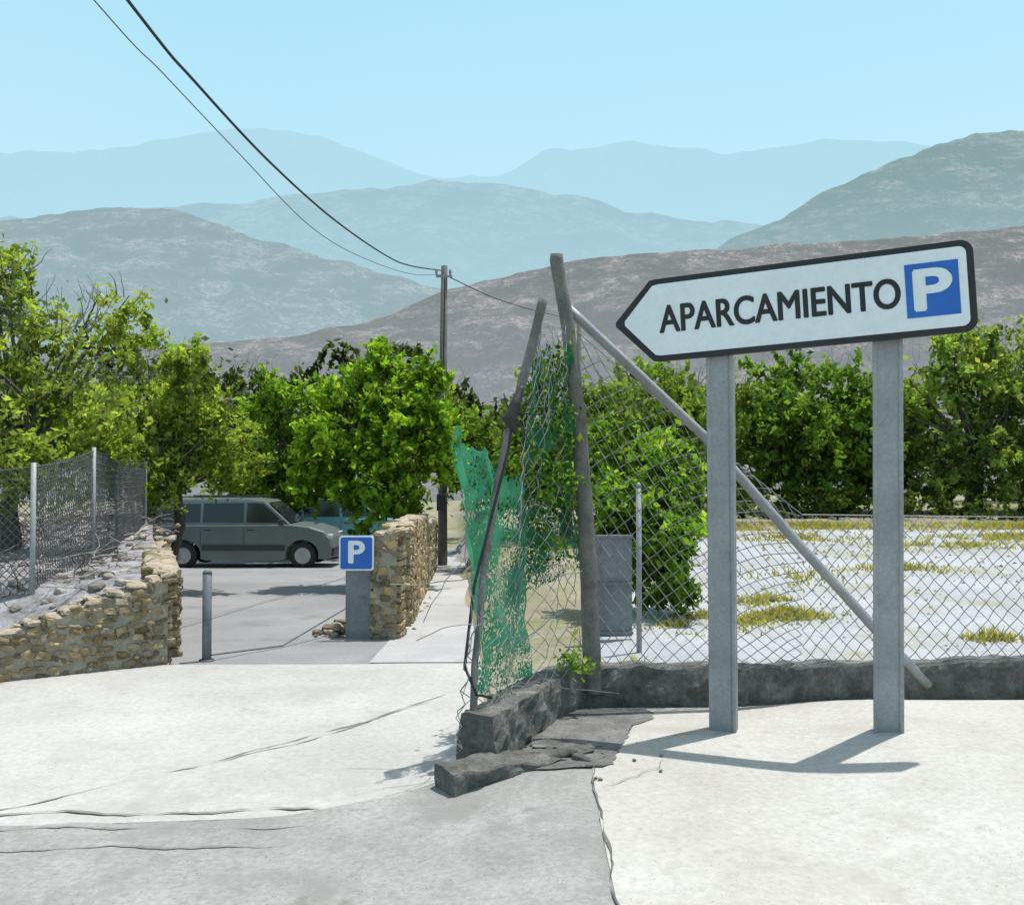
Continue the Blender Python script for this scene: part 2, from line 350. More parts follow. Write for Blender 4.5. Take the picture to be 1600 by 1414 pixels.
leaves('almond_tree',[(-6.9,11.3,3.2,.95),(-5.7,11.2,3.0,.80),(-6.1,10.9,2.1,1.0),(-7.3,11.2,2.2,1.1),(-5.1,11.4,3.6,.45),(-6.4,11.2,3.9,.55),(-5.2,11.4,2.0,.6),(-7.0,11.2,4.3,.5)],17000,.095,(.10,.14,.03),(.38,.48,.10),trunk=((-6.3,11.3,.6),(-6.2,11.2,1.7),.12),twigs=260,clump=.24)
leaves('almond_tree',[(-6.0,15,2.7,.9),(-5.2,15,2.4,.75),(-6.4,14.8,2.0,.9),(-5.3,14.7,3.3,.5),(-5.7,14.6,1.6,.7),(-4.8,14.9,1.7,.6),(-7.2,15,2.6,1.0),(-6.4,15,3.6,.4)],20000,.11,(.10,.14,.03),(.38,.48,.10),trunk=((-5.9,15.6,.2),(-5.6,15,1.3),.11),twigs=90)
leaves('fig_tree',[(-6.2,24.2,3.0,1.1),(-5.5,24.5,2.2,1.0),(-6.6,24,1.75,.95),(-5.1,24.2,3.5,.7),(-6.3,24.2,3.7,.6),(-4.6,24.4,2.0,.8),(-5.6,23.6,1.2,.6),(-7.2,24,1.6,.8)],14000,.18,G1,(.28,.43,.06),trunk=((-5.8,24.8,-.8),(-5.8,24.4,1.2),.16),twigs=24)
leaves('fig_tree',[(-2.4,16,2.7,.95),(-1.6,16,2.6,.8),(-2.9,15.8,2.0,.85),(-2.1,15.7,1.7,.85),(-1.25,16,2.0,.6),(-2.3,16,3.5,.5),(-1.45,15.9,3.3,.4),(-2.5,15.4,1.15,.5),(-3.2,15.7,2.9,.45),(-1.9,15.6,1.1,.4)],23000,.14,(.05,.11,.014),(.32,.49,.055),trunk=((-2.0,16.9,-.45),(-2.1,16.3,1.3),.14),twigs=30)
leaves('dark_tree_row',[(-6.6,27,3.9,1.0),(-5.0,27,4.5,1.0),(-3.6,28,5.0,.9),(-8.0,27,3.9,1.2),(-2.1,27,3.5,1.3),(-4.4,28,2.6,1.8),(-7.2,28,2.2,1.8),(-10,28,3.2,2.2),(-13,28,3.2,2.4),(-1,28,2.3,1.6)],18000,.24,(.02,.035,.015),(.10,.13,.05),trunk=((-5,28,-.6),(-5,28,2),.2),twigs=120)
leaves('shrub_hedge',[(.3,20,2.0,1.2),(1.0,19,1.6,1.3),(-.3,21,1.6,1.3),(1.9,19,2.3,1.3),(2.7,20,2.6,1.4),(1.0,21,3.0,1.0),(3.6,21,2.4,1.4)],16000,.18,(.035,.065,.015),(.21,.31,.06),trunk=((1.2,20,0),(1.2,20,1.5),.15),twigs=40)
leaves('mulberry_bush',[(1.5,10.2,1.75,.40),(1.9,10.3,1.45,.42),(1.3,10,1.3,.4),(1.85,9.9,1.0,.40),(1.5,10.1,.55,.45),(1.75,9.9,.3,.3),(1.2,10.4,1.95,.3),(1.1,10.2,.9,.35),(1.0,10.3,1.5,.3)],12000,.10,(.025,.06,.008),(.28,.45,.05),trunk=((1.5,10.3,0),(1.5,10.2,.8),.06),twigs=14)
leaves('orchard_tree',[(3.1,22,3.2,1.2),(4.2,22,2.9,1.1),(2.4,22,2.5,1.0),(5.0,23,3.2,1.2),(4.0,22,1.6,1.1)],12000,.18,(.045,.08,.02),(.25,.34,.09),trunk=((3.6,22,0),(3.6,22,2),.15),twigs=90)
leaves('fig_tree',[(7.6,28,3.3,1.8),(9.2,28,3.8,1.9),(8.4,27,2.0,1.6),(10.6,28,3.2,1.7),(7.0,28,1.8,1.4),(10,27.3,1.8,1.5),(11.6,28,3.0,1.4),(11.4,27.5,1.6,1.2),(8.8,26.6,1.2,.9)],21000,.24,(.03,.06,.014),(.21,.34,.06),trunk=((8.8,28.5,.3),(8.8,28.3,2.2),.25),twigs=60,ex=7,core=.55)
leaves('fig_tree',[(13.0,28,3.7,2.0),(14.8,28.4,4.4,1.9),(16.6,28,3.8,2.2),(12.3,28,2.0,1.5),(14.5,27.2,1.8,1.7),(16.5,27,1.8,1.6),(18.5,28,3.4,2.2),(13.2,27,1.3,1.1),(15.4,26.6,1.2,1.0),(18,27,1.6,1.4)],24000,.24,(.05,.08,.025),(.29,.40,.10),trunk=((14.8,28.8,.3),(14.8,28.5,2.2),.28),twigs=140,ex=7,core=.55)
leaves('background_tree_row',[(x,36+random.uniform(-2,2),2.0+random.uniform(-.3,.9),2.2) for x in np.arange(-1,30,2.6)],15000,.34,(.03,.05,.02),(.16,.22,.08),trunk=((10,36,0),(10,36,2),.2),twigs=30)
leaves('bramble_row',[(x,25+random.uniform(-.8,.8),.5,.62) for x in np.arange(4.0,24,.8)],11000,.16,(.015,.028,.010),(.10,.14,.04),ex=3)
leaves('climbing_plant',[(.20,5.98,2.15,.16),(.28,6.08,1.8,.2),(.12,5.9,1.55,.2),(.32,6.12,1.4,.16),(.18,6.0,1.15,.15),(.27,6.0,2.4,.1)],1700,.05,(.02,.05,.01),(.18,.32,.05),clump=.22,ex=3)
leaves('sprouting_weed',[(.40,5.95,.38,.08),(.45,5.95,.31,.06)],150,.05,(.12,.24,.03),(.40,.52,.12),clump=.12,ex=0)
def bank(x,y): return lerp(-.15,.60,sstep(6.6,8.5,y))*sstep(-9,-4,x)**.3+.42*sstep(9,15,y)*sstep(-3.5,-7,x)+noise.noise((x*1.3,y*1.3,1))*.06
m=MB()
for k in range(1000):
    x=random.uniform(-9,-3.8); y=random.uniform(8.0,15)
    if x>-3.8-.28*(y-8.2): continue
    z0=bank(x,y)+random.uniform(0,.2)
    p=Vector((x,y,z0)); d=Vector((random.uniform(-1,1),random.uniform(-.6,.6),random.uniform(-.2,.35))).normalized(); pts=[p]
    for q in range(5):
        d=(d+Vector((random.uniform(-.6,.6),random.uniform(-.5,.5),random.uniform(-.3,.2)))).normalized(); p=p+d*.08; p.z=max(p.z,bank(p.x,p.y)); pts.append(p)
    m.tube(pts,[.006,.006,.005,.004,.003,.002],4,(.5,.48,.47) if random.random()<.4 else (.10,.09,.085),0,False)
m.obj('dry_brush',surf('dry_twigs',(.5,.46,.44),(.8,.76,.74),6,30,.3,.95,0,attr=True))
def grass(name,patches,hh,c1,c2):
    m=MB()
    for (cx,cy,rx,ry,n) in patches:
        for k in range(n):
            r=abs(random.gauss(0,.5)); a=random.uniform(0,6.283)
            x=cx+math.cos(a)*r*rx*1.3; y=cy+math.sin(a)*r*ry*1.3
            if noise.noise(Vector((x*1.7,y*1.7,4)))<-.12: continue
            z=h(x,y); d=random.uniform(0,6.28); w=.010+.004*cy/8; l=hh*random.uniform(.25,1.2)*max(.4,1.2-r); lean=random.uniform(.2,1.1)*l
            t=random.random(); c=tuple(lerp(p,q,t) for p,q in zip(c1,c2))
            ex,ey=math.cos(d+1.57)*w,math.sin(d+1.57)*w
            m.add([(x-ex,y-ey,z),(x+ex,y+ey,z),(x+math.cos(d)*lean,y+math.sin(d)*lean,z+l)],[(0,1,2)],c)
    return m.obj(name,M['grass'])
grass('weeds',[(2.3,9.7,.6,.45,1700),(3.0,9.9,.55,.35,1300),(1.9,9.2,.4,.4,900),(3.1,10.9,.6,.4,900),(4.6,8.6,.35,.2,350),(6.1,14,1.2,.7,600),(8.6,17.5,2.0,.8,1500),(6.0,19,1.8,1.0,1500),(10.5,19,2.4,1.0,2200),(12.5,17,2.0,.9,1600),(7.5,22,3,1.2,3400),(12.5,22,3.5,1.3,4000),(15.5,20,3,1.3,2800),(5,22,2,1.5,2000),(1.0,7.2,.25,.3,200),(9,12,3,2,500),(4,13,2,2,400)],.12,(.22,.22,.05),(.52,.45,.12))
m=MB()
for k in range(900):
    x=random.uniform(.9,13); y=random.uniform(7,22)
    if x<.5+.12*(y-6): continue
    s_=random.uniform(.01,.035)*(y/10)
    z=h(x,y); vs=[(x+s_*math.cos(a+k)*random.uniform(.7,1.2),y+s_*math.sin(a+k),z) for a in(0,1.57,3.14,4.71)]+[(x,y,z+s_*.9)]
    g=random.uniform(.5,1.2); m.add(vs,[(0,1,4),(1,2,4),(2,3,4),(3,0,4)],(g,g,g*.95))
m.obj('loose_gravel',M['stone'])

# ------------------------------------------------------------------ stone walls
ico=bmesh.new(); bmesh.ops.create_icosphere(ico,subdivisions=2,radius=1)
IV=[v.co.copy() for v in ico.verts]; IF=[tuple(v.index for v in f.verts) for f in ico.faces]; ico.free()
def rock(m,c,sz,rot,col,e=.42,mi=0,rough=.3):
    R=Matrix.Rotation(rot,3,'Z')@Matrix.Rotation(random.uniform(-.3,.3),3,'Y'); o=Vector((random.random()*99,0,0)); vs=[]
    for v in IV:
        q=Vector([math.copysign(abs(k)**e,k) for k in v]); q*=1+rough*noise.noise(v*1.7+o)+rough*.5*noise.noise(v*4+o)
        vs.append(R@Vector((q.x*sz[0],q.y*sz[1],q.z*sz[2]))+Vector(c))
    m.add(vs,IF,col,mi)
def nrm_j(p,s_,z): return Vector((noise.noise(p*3+Vector((s_,0,z))),noise.noise(p*3+Vector((0,s_,z))),noise.noise(p*4+Vector((0,0,s_+z)))))
def stone_wall(name,p0,p1,zb,zt,th,size=.13,both=True,cap=True,tint=(1,1,1)):
    p0=Vector((*p0,0)); p1=Vector((*p1,0)); L=(p1-p0).length; d=(p1-p0)/L; nr=Vector((d.y,-d.x,0)); an=math.atan2(d.y,d.x)
    m=MB(); k=max(4,int(L/.1)); vs=[]
    for i in range(k+1):
        t=i/k; p=p0.lerp(p1,t); b_=lerp(zb[0],zb[1],t)-.1; tp=max(b_+.02,lerp(zt[0],zt[1],t)-.015)
        for s_,z in((1,b_),(1,tp),(-1,tp),(-1,b_)):
            q=p+nrm_j(p,s_,z)*.02; vs.append(q+nr*(th/2*s_)+Vector((0,0,z)))
    fs=[(i*4+j,i*4+(j+1)%4,(i+1)*4+(j+1)%4,(i+1)*4+j) for i in range(k) for j in range(4)]+[(0,1,2,3),(k*4+3,k*4+2,k*4+1,k*4)]
    m.add(vs,fs,(1,1,1),1)
    def sc():
        g=random.choice([.55,.75,.9,1.05,1.3])*random.uniform(.85,1.15); w=random.uniform(0,1)
        return (g*lerp(.98,1.14,w)*tint[0],g*lerp(.97,1.0,w)*tint[1],g*lerp(1.0,.72,w)*tint[2])
    H=max(zt[0]-zb[0],zt[1]-zb[1]); 
    for s_ in ((1,-1) if both else (1,)):
        z=0
        while z<H:
            rh=size*random.uniform(.55,1.1); x=random.uniform(-.05,.0)
            while x<L:
                w=size*random.uniform(.5,1.8); t=min(1,max(0,(x+w/2)/L)); b_=lerp(zb[0],zb[1],t); tp=lerp(zt[0],zt[1],t)
                if b_+z<tp-rh*.3 and x+w/2<L+.02 and random.random()<.9:
                    hh=rh*random.uniform(.65,1.25)
                    c=p0+d*(x+w/2)+nr*s_*(th/2-.025+random.uniform(-.012,.012))+Vector((0,0,min(b_+z+rh/2,tp-rh*.35)+random.uniform(-.03,.03)))
                    rock(m,c,(w*.47,.05,hh*.47),an+random.uniform(-.2,.2),sc(),random.uniform(.35,.7),0,.4)
                x+=w
            z+=rh
    if cap:
        x=0
        while x<L:
            w=size*random.uniform(1.1,3.0); t=min(1,(x+w/2)/L); tp=lerp(zt[0],zt[1],t)
            for s_ in(-.25,.25):
                g=random.uniform(1.1,1.4)
                if tp>lerp(zb[0],zb[1],t): rock(m,p0+d*(x+w/2)+nr*th*s_+Vector((0,0,tp+random.uniform(-.01,.005))),(w*.52,th*.29,.022),an+random.uniform(-.1,.1),(g,g*.99,g*1.02),.5)
            x+=w
    for e,pp in((0,p0),(1,p1)):
        z=0; b_=zb[e]
        while b_+z<zt[e]-.05:
            rh=size*random.uniform(.7,1.1)
            for s_ in(-.25,.25): rock(m,pp+nr*th*s_+Vector((0,0,b_+z+rh/2)),(.045,th*.26,rh*.48),an,sc())
            z+=rh
    return m.obj(name,[M['stone'],M['mortar']],False)
stone_wall('stone_wall',(-6.9,5.8),(-3.17,8.2),(-.1,-.1),(-.76,.68),.32,.08)
stone_wall('stone_wall',(-3.27,8.4),(-7.3,18.2),(-.12,-.5),(.68,.5),.3,.11)
sheet('stony_bank',[(-16,4.5),(-16,9),(-16,14),(-17,20)],[(-6.7,6.1),(-3.3,8.35),(-4.8,12),(-7.3,18.2)],0,M['rocky'],60,60,hf=bank)
m=MB()
for k in range(420):
    x=random.uniform(-9,-3.5); y=random.uniform(7.6,15)
    if x>-3.5-.28*(y-8.2) or y<8.2-.6*( -3.3-x)*.95: continue
    s_=random.uniform(.015,.085); g=random.uniform(.5,1.35)
    rock(m,(x,y,bank(x,y)+s_*.2),(s_,s_*.8,s_*.5),random.uniform(0,3),(g*.95,g*1.0,g*1.2),.6)
m.obj('bank_rocks',M['stone'])
stone_wall('stone_pier',(-1.47,9.78),(-1.22,9.76),(-.17,-.17),(.95,.98),.34,.10,tint=(1.1,1.07,1.0))
stone_wall('stone_wall',(-1.36,10.6),(-1.66,16),(-.2,-.42),(.98,.85),.32,.12,tint=(1.1,1.07,1.0))
stone_wall('stone_wall',(-1.70,16.2),(-1.95,21),(-.42,-.6),(.7,.5),.35,.15)
m=MB()
for k in range(34):
    x=random.gauss(-1.95,.12); y=random.uniform(9.7,10.2); s_=random.uniform(.02,.08)
    g=random.uniform(.5,1.1); rock(m,(x,y,h(x,y)+s_*.4+.10*max(0,1-abs(x+1.9)/.25)*random.random()),(s_,s_*.8,s_*.6),random.uniform(0,3),(g,g,g),.6)
for k in range(24):
    x=random.gauss(-1.22,.04); y=random.uniform(9.6,15); s_=random.uniform(.008,.03)
    g=random.uniform(.6,1.1); rock(m,(x,y,h(x,y)+s_*.4),(s_,s_*.8,s_*.6),random.uniform(0,3),(g,g,g),.6)
m.obj('rubble',M['stone'])

def low_wall(name,pts,th,seg=.05,base=-.03):
    m=MB(); P=[Vector(p) for p in pts]; tot=[]
    for a,c in zip(P,P[1:]):
        n=max(2,int((c-a).length/seg))
        for i in range(n): tot.append(a.lerp(c,i/n))
    tot.append(P[-1]); vs=[]
    prof=[(1,-.05),(1.0,.15),(1.02,.3),(1.0,.45),(1.0,.6),(.98,.75),(.97,.9),(.90,.99),(.6,1.0),(.3,1.01),(0,1.01),(-.3,1.01),(-.6,1),(-.92,.98),(-.97,.8),(-1,.5),(-1,.2)]
    k=len(prof)
    for i,p in enumerate(tot):
        t=(tot[min(i+1,len(tot)-1)]-tot[max(i-1,0)]); t.z=0; t.normalize(); nr=Vector((t.y,-t.x,0))
        g=h(p.x,p.y)+base
        for a,b_ in prof:
            q=Vector((p.x,p.y,0))+nr*a*th/2; q.z=g+(p.z-g)*b_
            nn=noise.fractal(q*8,1,2,5); q+=nr*nn*.034*(1 if a>0 else -1)+t*noise.noise(q*7+Vector((3,3,3)))*.03; q.z+=(noise.noise(q*6)*.026+noise.noise(q*20)*.010)*max(0,b_)
            vs.append(q)
    fs=[(i*k+j,i*k+j+1,(i+1)*k+j+1,(i+1)*k+j) for i in range(len(tot)-1) for j in range(k-1)]
    fs+=[tuple(range(k)),tuple(range((len(tot)-1)*k,len(tot)*k))[::-1]]
    m.add(vs,fs); return m.obj(name,M['oldwall'],False)
low_wall('low_stone_wall',[(.42,6.28,.27),(1.6,6.3,.26),(2.9,6.4,.27),(4.4,6.5,.30),(7.5,6.7,.36)],.26,.035)
low_wall('low_stone_wall',[(-.20,5.0,.27),(-.02,5.4,.27),(.2,5.9,.27),(.42,6.27,.275)],.24,.035)
low_wall('broken_kerb',[(-.36,4.74,.055),(-.12,4.88,.06),(.08,5.0,.045),(.26,5.1,.02)],.22,.03)
m=MB()
for (x,y,a,b_) in [(.22,5.08,.15,.05),(.36,5.14,.12,.05),(.28,5.22,.17,.05),(.12,5.14,.12,.05),(.40,5.0,.07,.03),(.2,5.3,.1,.04)]:
    rock(m,(x,y,h(x,y)+.016),(a,b_,.020),random.uniform(-.3,.3),(.55,.55,.55),.6)
for k in range(26):
    x=random.gauss(.3,.2); y=random.gauss(5.2,.2); s_=random.uniform(.004,.012)
    rock(m,(x,y,h(x,y)+.018),(s_,s_*.8,s_*.6),random.uniform(0,3),(.8,.8,.78),.6)
m.obj('broken_asphalt',M['oldwall'])

# ------------------------------------------------------------------ chain-link
def bil(c,s,t): return (Vector(c[0])*(1-s)+Vector(c[1])*s)*(1-t)+(Vector(c[3])*(1-s)+Vector(c[2])*s)*t
def chain(m,c,nu,nv,r,bulge=.03,drop=0,col=(1,1,1)):
    nrm=(Vector(c[1])-Vector(c[0])).cross(Vector(c[3])-Vector(c[0])).normalized()
    def node(i,j):
        s=i/nu; t=j/nv; p=bil(c,s,t)
        return p+nrm*(bulge*noise.noise(Vector((s*4,t*3,c[0][0])))*2+(.006 if (i%2) else -.006))+Vector((noise.noise(p*5)*.014,0,noise.noise(p*5+Vector((5,5,5)))*.014))
    for i in range(nu):
        for j in range(nv+1):
            if (i+j)%2: continue
            for dj in(-1,1):
                if 0<=j+dj<=nv:
                    if drop and random.random()<drop: continue
                    m.tube([node(i,j),node(i+1,j+dj)],r,3,col,0,False)
ch=MB()
chain(ch,[(.55,6.27,.27),(2.05,6.34,.27),(2.05,6.34,1.30),(.45,6.27,2.60)],28,32,.0035)
chain(ch,[(2.05,6.34,.27),(7.2,6.66,.33),(7.2,6.66,1.25),(2.05,6.34,1.30)],96,18,.0035,.02)
ch.tube([(.45,6.27,2.60),(1.2,6.3,1.97),(2.05,6.34,1.31),(5,6.5,1.27),(7.2,6.66,1.26)],.004,5)
ch.tube([(7.2,6.66,-.1),(7.2,6.66,1.6)],.04,8)
root=empty('chain_link_fence')
ch.obj('fence_mesh',M['wire'],False,root)
def rough_tube(m,pts,rad,n=10,amp=.006,sub=10):
    P=[];R=[]
    for i in range(len(pts)-1):
        for k in range(sub):
            t=k/sub; p=Vector(pts[i]).lerp(Vector(pts[i+1]),t)
            p+=Vector((noise.noise(p*3),noise.noise(p*3+Vector((7,7,7))),0))*amp*1.6
            P.append(p); R.append(lerp(rad[i],rad[i+1],t)*(1+amp*18*noise.noise(p*9)))
    P.append(Vector(pts[-1])); R.append(rad[-1]); m.tube(P,R,n)
m=MB()
rough_tube(m,[(.56,6.18,.1),(.55,6.18,.4),(.52,6.18,1.1),(.465,6.18,2.0),(.37,6.18,2.7),(.31,6.18,3.12)],[.065,.062,.058,.052,.048,.045])
m.obj('corner_post',M['wood'],True,root)
m=MB(); rough_tube(m,[(.38,6.22,2.76),(1.34,6.24,1.86),(2.05,6.26,1.05),(2.9,6.28,.12)],[.034,.034,.036,.036],8,.003)
m.obj('diagonal_brace',M['galv'],True,root)
m=MB()
rough_tube(m,[(.20,5.6,2.70),(.10,5.56,2.3),(.0,5.5,1.95),(-.09,5.42,1.5),(-.17,5.3,.99),(-.215,5.15,.5),(-.227,5.05,.0)],[.030,.030,.026,.022,.02,.02,.024],8,.004)
m.obj('bent_post',M['wood'],True,root)
m=MB()
m.tube([(.05,5.4,2.1),(.0,5.36,1.9),(-.02,5.33,1.75),(-.12,5.3,1.35),(-.22,5.22,.95),(-.27,5.14,.5),(-.20,5.1,.35),(-.12,5.2,.31)],.009,6)
rough_tube(m,[(.05,5.4,2.12),(.02,5.36,2.02),(-.01,5.34,1.92),(.03,5.36,1.84)],[.02,.035,.04,.015],8,.01)
for k in range(14):
    p=Vector((.02,5.36,1.95)); d=Vector((random.uniform(-1,1),random.uniform(-.4,.4),random.uniform(-1,1)))*.04; pts=[p]
    for q in range(4): d+=Vector((random.uniform(-1,1),0,random.uniform(-1,1)))*.02; p=p+d; pts.append(p)
    m.tube(pts,.004,4)
m.obj('loose_cable',M['cable'],True,root)
m=MB()
chain(m,[(-.22,5.1,.2),(.5,6.2,.27),(.36,6.2,2.62),(.16,5.65,2.55)],16,38,.0030,.05,.10)
chain(m,[(-.33,4.95,.02),(-.2,5.1,.05),(-.17,5.25,1.0),(-.24,5.2,.9)],5,16,.003,.05,.15)
for k in range(12):
    p=Vector((random.uniform(-.33,.35),0,0)); p.y=5.0+max(0,(p.x+.22))*1.7; p.z=random.uniform(.1,1.4); pts=[p]; d=Vector((random.uniform(-1,1),random.uniform(-.3,.3),random.uniform(-1,1)))*.05
    for q in range(6):
        d+=Vector((random.uniform(-1,1),random.uniform(-.5,.5),random.uniform(-1,1)))*.03; p=p+d; p.z=max(p.z,.02); pts.append(p)
    m.tube(pts,.003,4)
m.obj('side_mesh',M['wire'],False,root)
def cloth(name,c,mat,nu=40,nv=60,amp=.05,fr=7,parent=None):
    m=MB(); vs=[]; nrm=(Vector(c[1])-Vector(c[0])).cross(Vector(c[3])-Vector(c[0])).normalized()
    for j in range(nv+1):
        for i in range(nu+1):
            s=i/nu;t=j/nv; p=bil(c,s,t)
            p+=nrm*(amp*math.sin(s*fr*2+t*2+math.sin(t*5))*(.4+.6*t)+.04*noise.noise(Vector((s*5,t*5,c[0][0]))))
            p.z+=(.09*noise.noise(Vector((s*6,c[0][1],0)))+.03*noise.noise(Vector((s*30,0,0))))*t*2; p.x+=.03*noise.noise(Vector((t*7,s,2)))
            vs.append(p)
    m.add(vs,[(j*(nu+1)+i,j*(nu+1)+i+1,(j+1)*(nu+1)+i+1,(j+1)*(nu+1)+i) for j in range(nv) for i in range(nu)])
    return m.obj(name,mat,True,parent)
cloth('green_screen_front',[(-.20,5.32,.29),(.118,5.9,.28),(.02,5.75,1.62),(-.38,5.25,1.78)],M['net'],parent=root)
cloth('green_screen_back',[(-.05,5.75,.75),(.46,6.24,.95),(.37,6.2,2.45),(.12,5.7,2.3)],M['net2'],parent=root)

# left fence
root=empty('wire_fence'); 
FP=[(-6.6,7.6,.15,1.45),(-4.35,8.15,.30,1.66),(-4.76,10.2,.5,1.86),(-5.72,14,.7,1.75),(-6.9,17.6,.6,1.7)]
m=MB()
for (x,y,a,b_) in FP: m.tube([(x,y,a-.2),(x,y,b_+.04)],.024,8)
m.tube([(-5.2,11.8,.4),(-5.2,11.8,1.85)],.022,8)
m.obj('posts',M['galv'],True,root)
m=MB()
for p,q in zip(FP,FP[1:]):
    L=math.hypot(q[0]-p[0],q[1]-p[1])
    chain(m,[(p[0],p[1],p[2]-.1),(q[0],q[1],q[2]-.1),(q[0],q[1],q[3]),(p[0],p[1],p[3])],int(L/.035),38,.0044,.02)
    m.tube([(p[0],p[1],p[3]),((p[0]+q[0])/2,(p[1]+q[1])/2,(p[3]+q[3])/2-.04),(q[0],q[1],q[3])],.006,5)
m.obj('mesh',M['darkwire'],False,root)

# small gate behind fence
root=empty('metal_gate'); m=MB()
m.tube([(1.13,8.0,-.05),(1.13,8.0,1.48)],.024,8); m.tube([(1.13,8.0,1.48),(1.13,8.0,1.52)],[.03,.01],8)
m.obj('gate_post',M['galv'],True,root)
m=MB(); m.box((.93,8.6,.52),(.44,.025,.95),.1); m.box((.93,8.58,1.0),(.46,.03,.03),.1); m.box((.93,8.58,.08),(.46,.03,.03),.1); m.box((.93,8.58,.55),(.46,.03,.02),.1)
m.obj('gate_panel',M['graypanel'],False,root,bevel=.004)

# ------------------------------------------------------------------ direction sign
def poly_plate(name,pts,y0,y1,mat,mw,parent):
    n=len(pts); m=MB(); vs=[mw@Vector((p[0],y0,p[1])) for p in pts]+[mw@Vector((p[0],y1,p[1])) for p in pts]
    m.add(vs,[tuple(range(n)),tuple(range(n,2*n))[::-1]]+[(i,i+n,(i+1)%n+n,(i+1)%n) for i in range(n)])
    return m.obj(name,mat,False,parent,bevel=.0015)
def arrow(x0,xc,x1,hh,r):
    pts=[(x0+.012,-.014),(xc-.03,-hh+.03),(xc-.008,-hh+.006),(xc+.03,-hh)]
    for k in range(7):
        a=-math.pi/2+k*math.pi/12; pts.append((x1-r+math.cos(a)*r,-hh+r+math.sin(a)*r))
    for k in range(7):
        a=k*math.pi/12; pts.append((x1-r+math.cos(a)*r,hh-r+math.sin(a)*r))
    pts+=[(xc+.03,hh),(xc-.008,hh-.006),(xc-.03,hh-.03),(x0+.012,.014)]
    return pts
root=empty('parking_direction_sign')
A=Vector((.657,5.75,2.556)); B=Vector((2.60,5.0,2.66)); ex=(B-A).normalized(); L=(B-A).length
ez=(Vector((0,0,1))-ex*ex.z).normalized(); ey=ez.cross(ex)
if ey.y<0: ey=-ey
MW=Matrix(((ex.x,ey.x,ez.x,A.x),(ex.y,ey.y,ez.y,A.y),(ex.z,ey.z,ez.z,A.z),(0,0,0,1)))
poly_plate('sign_frame',arrow(0,.25,L,.262,.07),0,.035,M['signblack'],MW,root)
poly_plate('sign_face',arrow(.060,.268,L-.038,.226,.04),-.004,.01,M['signwhite'],MW,root)
def rect(a,b_,c,d): return [(a,c),(b_,c),(b_,d),(a,d)]
poly_plate('blue_square',rect(.827*L,.961*L,-.155,.155),-.007,0,M['signblue'],MW,root)
def text(name,s,mw,x0,x1,z0,z1,yy,mat,parent,off=0,fat=0):
    cu=bpy.data.curves.new(name,'FONT'); cu.body=s; cu.size=1; cu.offset=off; cu.extrude=0; cu.resolution_u=6
    o=bpy.data.objects.new(name,cu); COL.objects.link(o); bpy.context.view_layer.update()
    dg=bpy.context.evaluated_depsgraph_get(); me=bpy.data.meshes.new_from_object(o.evaluated_get(dg))
    bpy.data.objects.remove(o)
    co=[v.co.copy() for v in me.vertices]; pl=[tuple(p.vertices) for p in me.polygons]
    a0,a1,b0,b1=min(c.x for c in co),max(c.x for c in co),min(c.y for c in co),max(c.y for c in co)
    m=MB(); sh=[(0,0)] if not fat else [(0,0),(-fat,0),(fat,0),(-fat*.5,fat*.7),(fat*.5,-fat*.7),(-fat*.5,-fat*.7),(fat*.5,fat*.7)]
    for k,(dx,dz) in enumerate(sh):
        m.add([mw@Vector((x0+(c.x-a0)/(a1-a0)*(x1-x0)+dx,yy-.0003*k,z0+(c.y-b0)/(b1-b0)*(z1-z0)+dz)) for c in co],pl)
    return m.obj(name,mat,False,parent)
text('lettering',"APARCAMIENTO",MW,.143*L,.812*L,-.085,.085,-.0055,M['signblack'],root,0,.0055)
text('letter_p',"P",MW,.852*L,.938*L,-.112,.112,-.0085,M['signwhite'],root,0,.013)
def post(name,bx,by,bz,tx,tz,rot):
    m=MB(); b0=Vector((bx,by,bz)); t0=Vector((tx,by,tz)); w=.082; d=.05
    prof=[(-w,-d),(-w*.75,-d),(-w*.62,-d+.012),(w*.62,-d+.012),(w*.75,-d),(w,-d),(w,-d*.3),(w-.01,-d*.15),(w-.01,d*.15),(w,d*.3),(w,d),(-w,d),(-w,d*.3),(-w+.01,d*.15),(-w+.01,-d*.15),(-w,-d*.3)]
    n=len(prof); vs=[]; R=Matrix.Rotation(rot,3,'Z')
    for i in range(2):
        c=b0.lerp(t0,i)
        for p in prof: vs.append(c+R@Vector((p[0],p[1],0)))
    m.add(vs,[(i,(i+1)%n,(i+1)%n+n,i+n) for i in range(n)]+[tuple(range(n,2*n))])
    return m.obj(name,M['galv'],False,root,bevel=.004)
an=math.atan2(ex.y,ex.x)
post('post_left',1.312,5.59,-.1,1.302,2.80,an)
post('post_right',2.195,5.26,.0,2.215,2.86,an)
m=MB()
for fx in(.318,.774):
    for z in(-.15,.15):
        c=MW@Vector((fx*L,.041,z)); m.box(c,(.2,.012,.04),an)
m.obj('clamps',M['galv'],False,root)

# ------------------------------------------------------------------ small parking sign on block
root=empty('parking_sign'); MS=Matrix.Translation((-1.655,9.55,.755))
def rr(w,r):
    pts=[]
    for cx,cz,a0 in((w-r,-w+r,-90),(w-r,w-r,0),(-w+r,w-r,90),(-w+r,-w+r,180)):
        for k in range(5):
            a=math.radians(a0+k*22.5); pts.append((cx+math.cos(a)*r,cz+math.sin(a)*r))
    return pts
poly_plate('plate',rr(.185,.03),0,.02,M['signwhite'],MS,root)
poly_plate('blue_field',rr(.168,.022),-.004,.004,M['signblue'],MS,root)
text('letter_p',"P",MS,-.075,.080,-.10,.125,-.006,M['signwhite'],root,0,.012)
m=MB(); m.box((-1.645,9.72,.17),(.28,.2,.82),.03); m.box((-1.64,9.66,.6),(.06,.06,.3))
m.obj('support_block',M['graypanel'],False,root,bevel=.012)

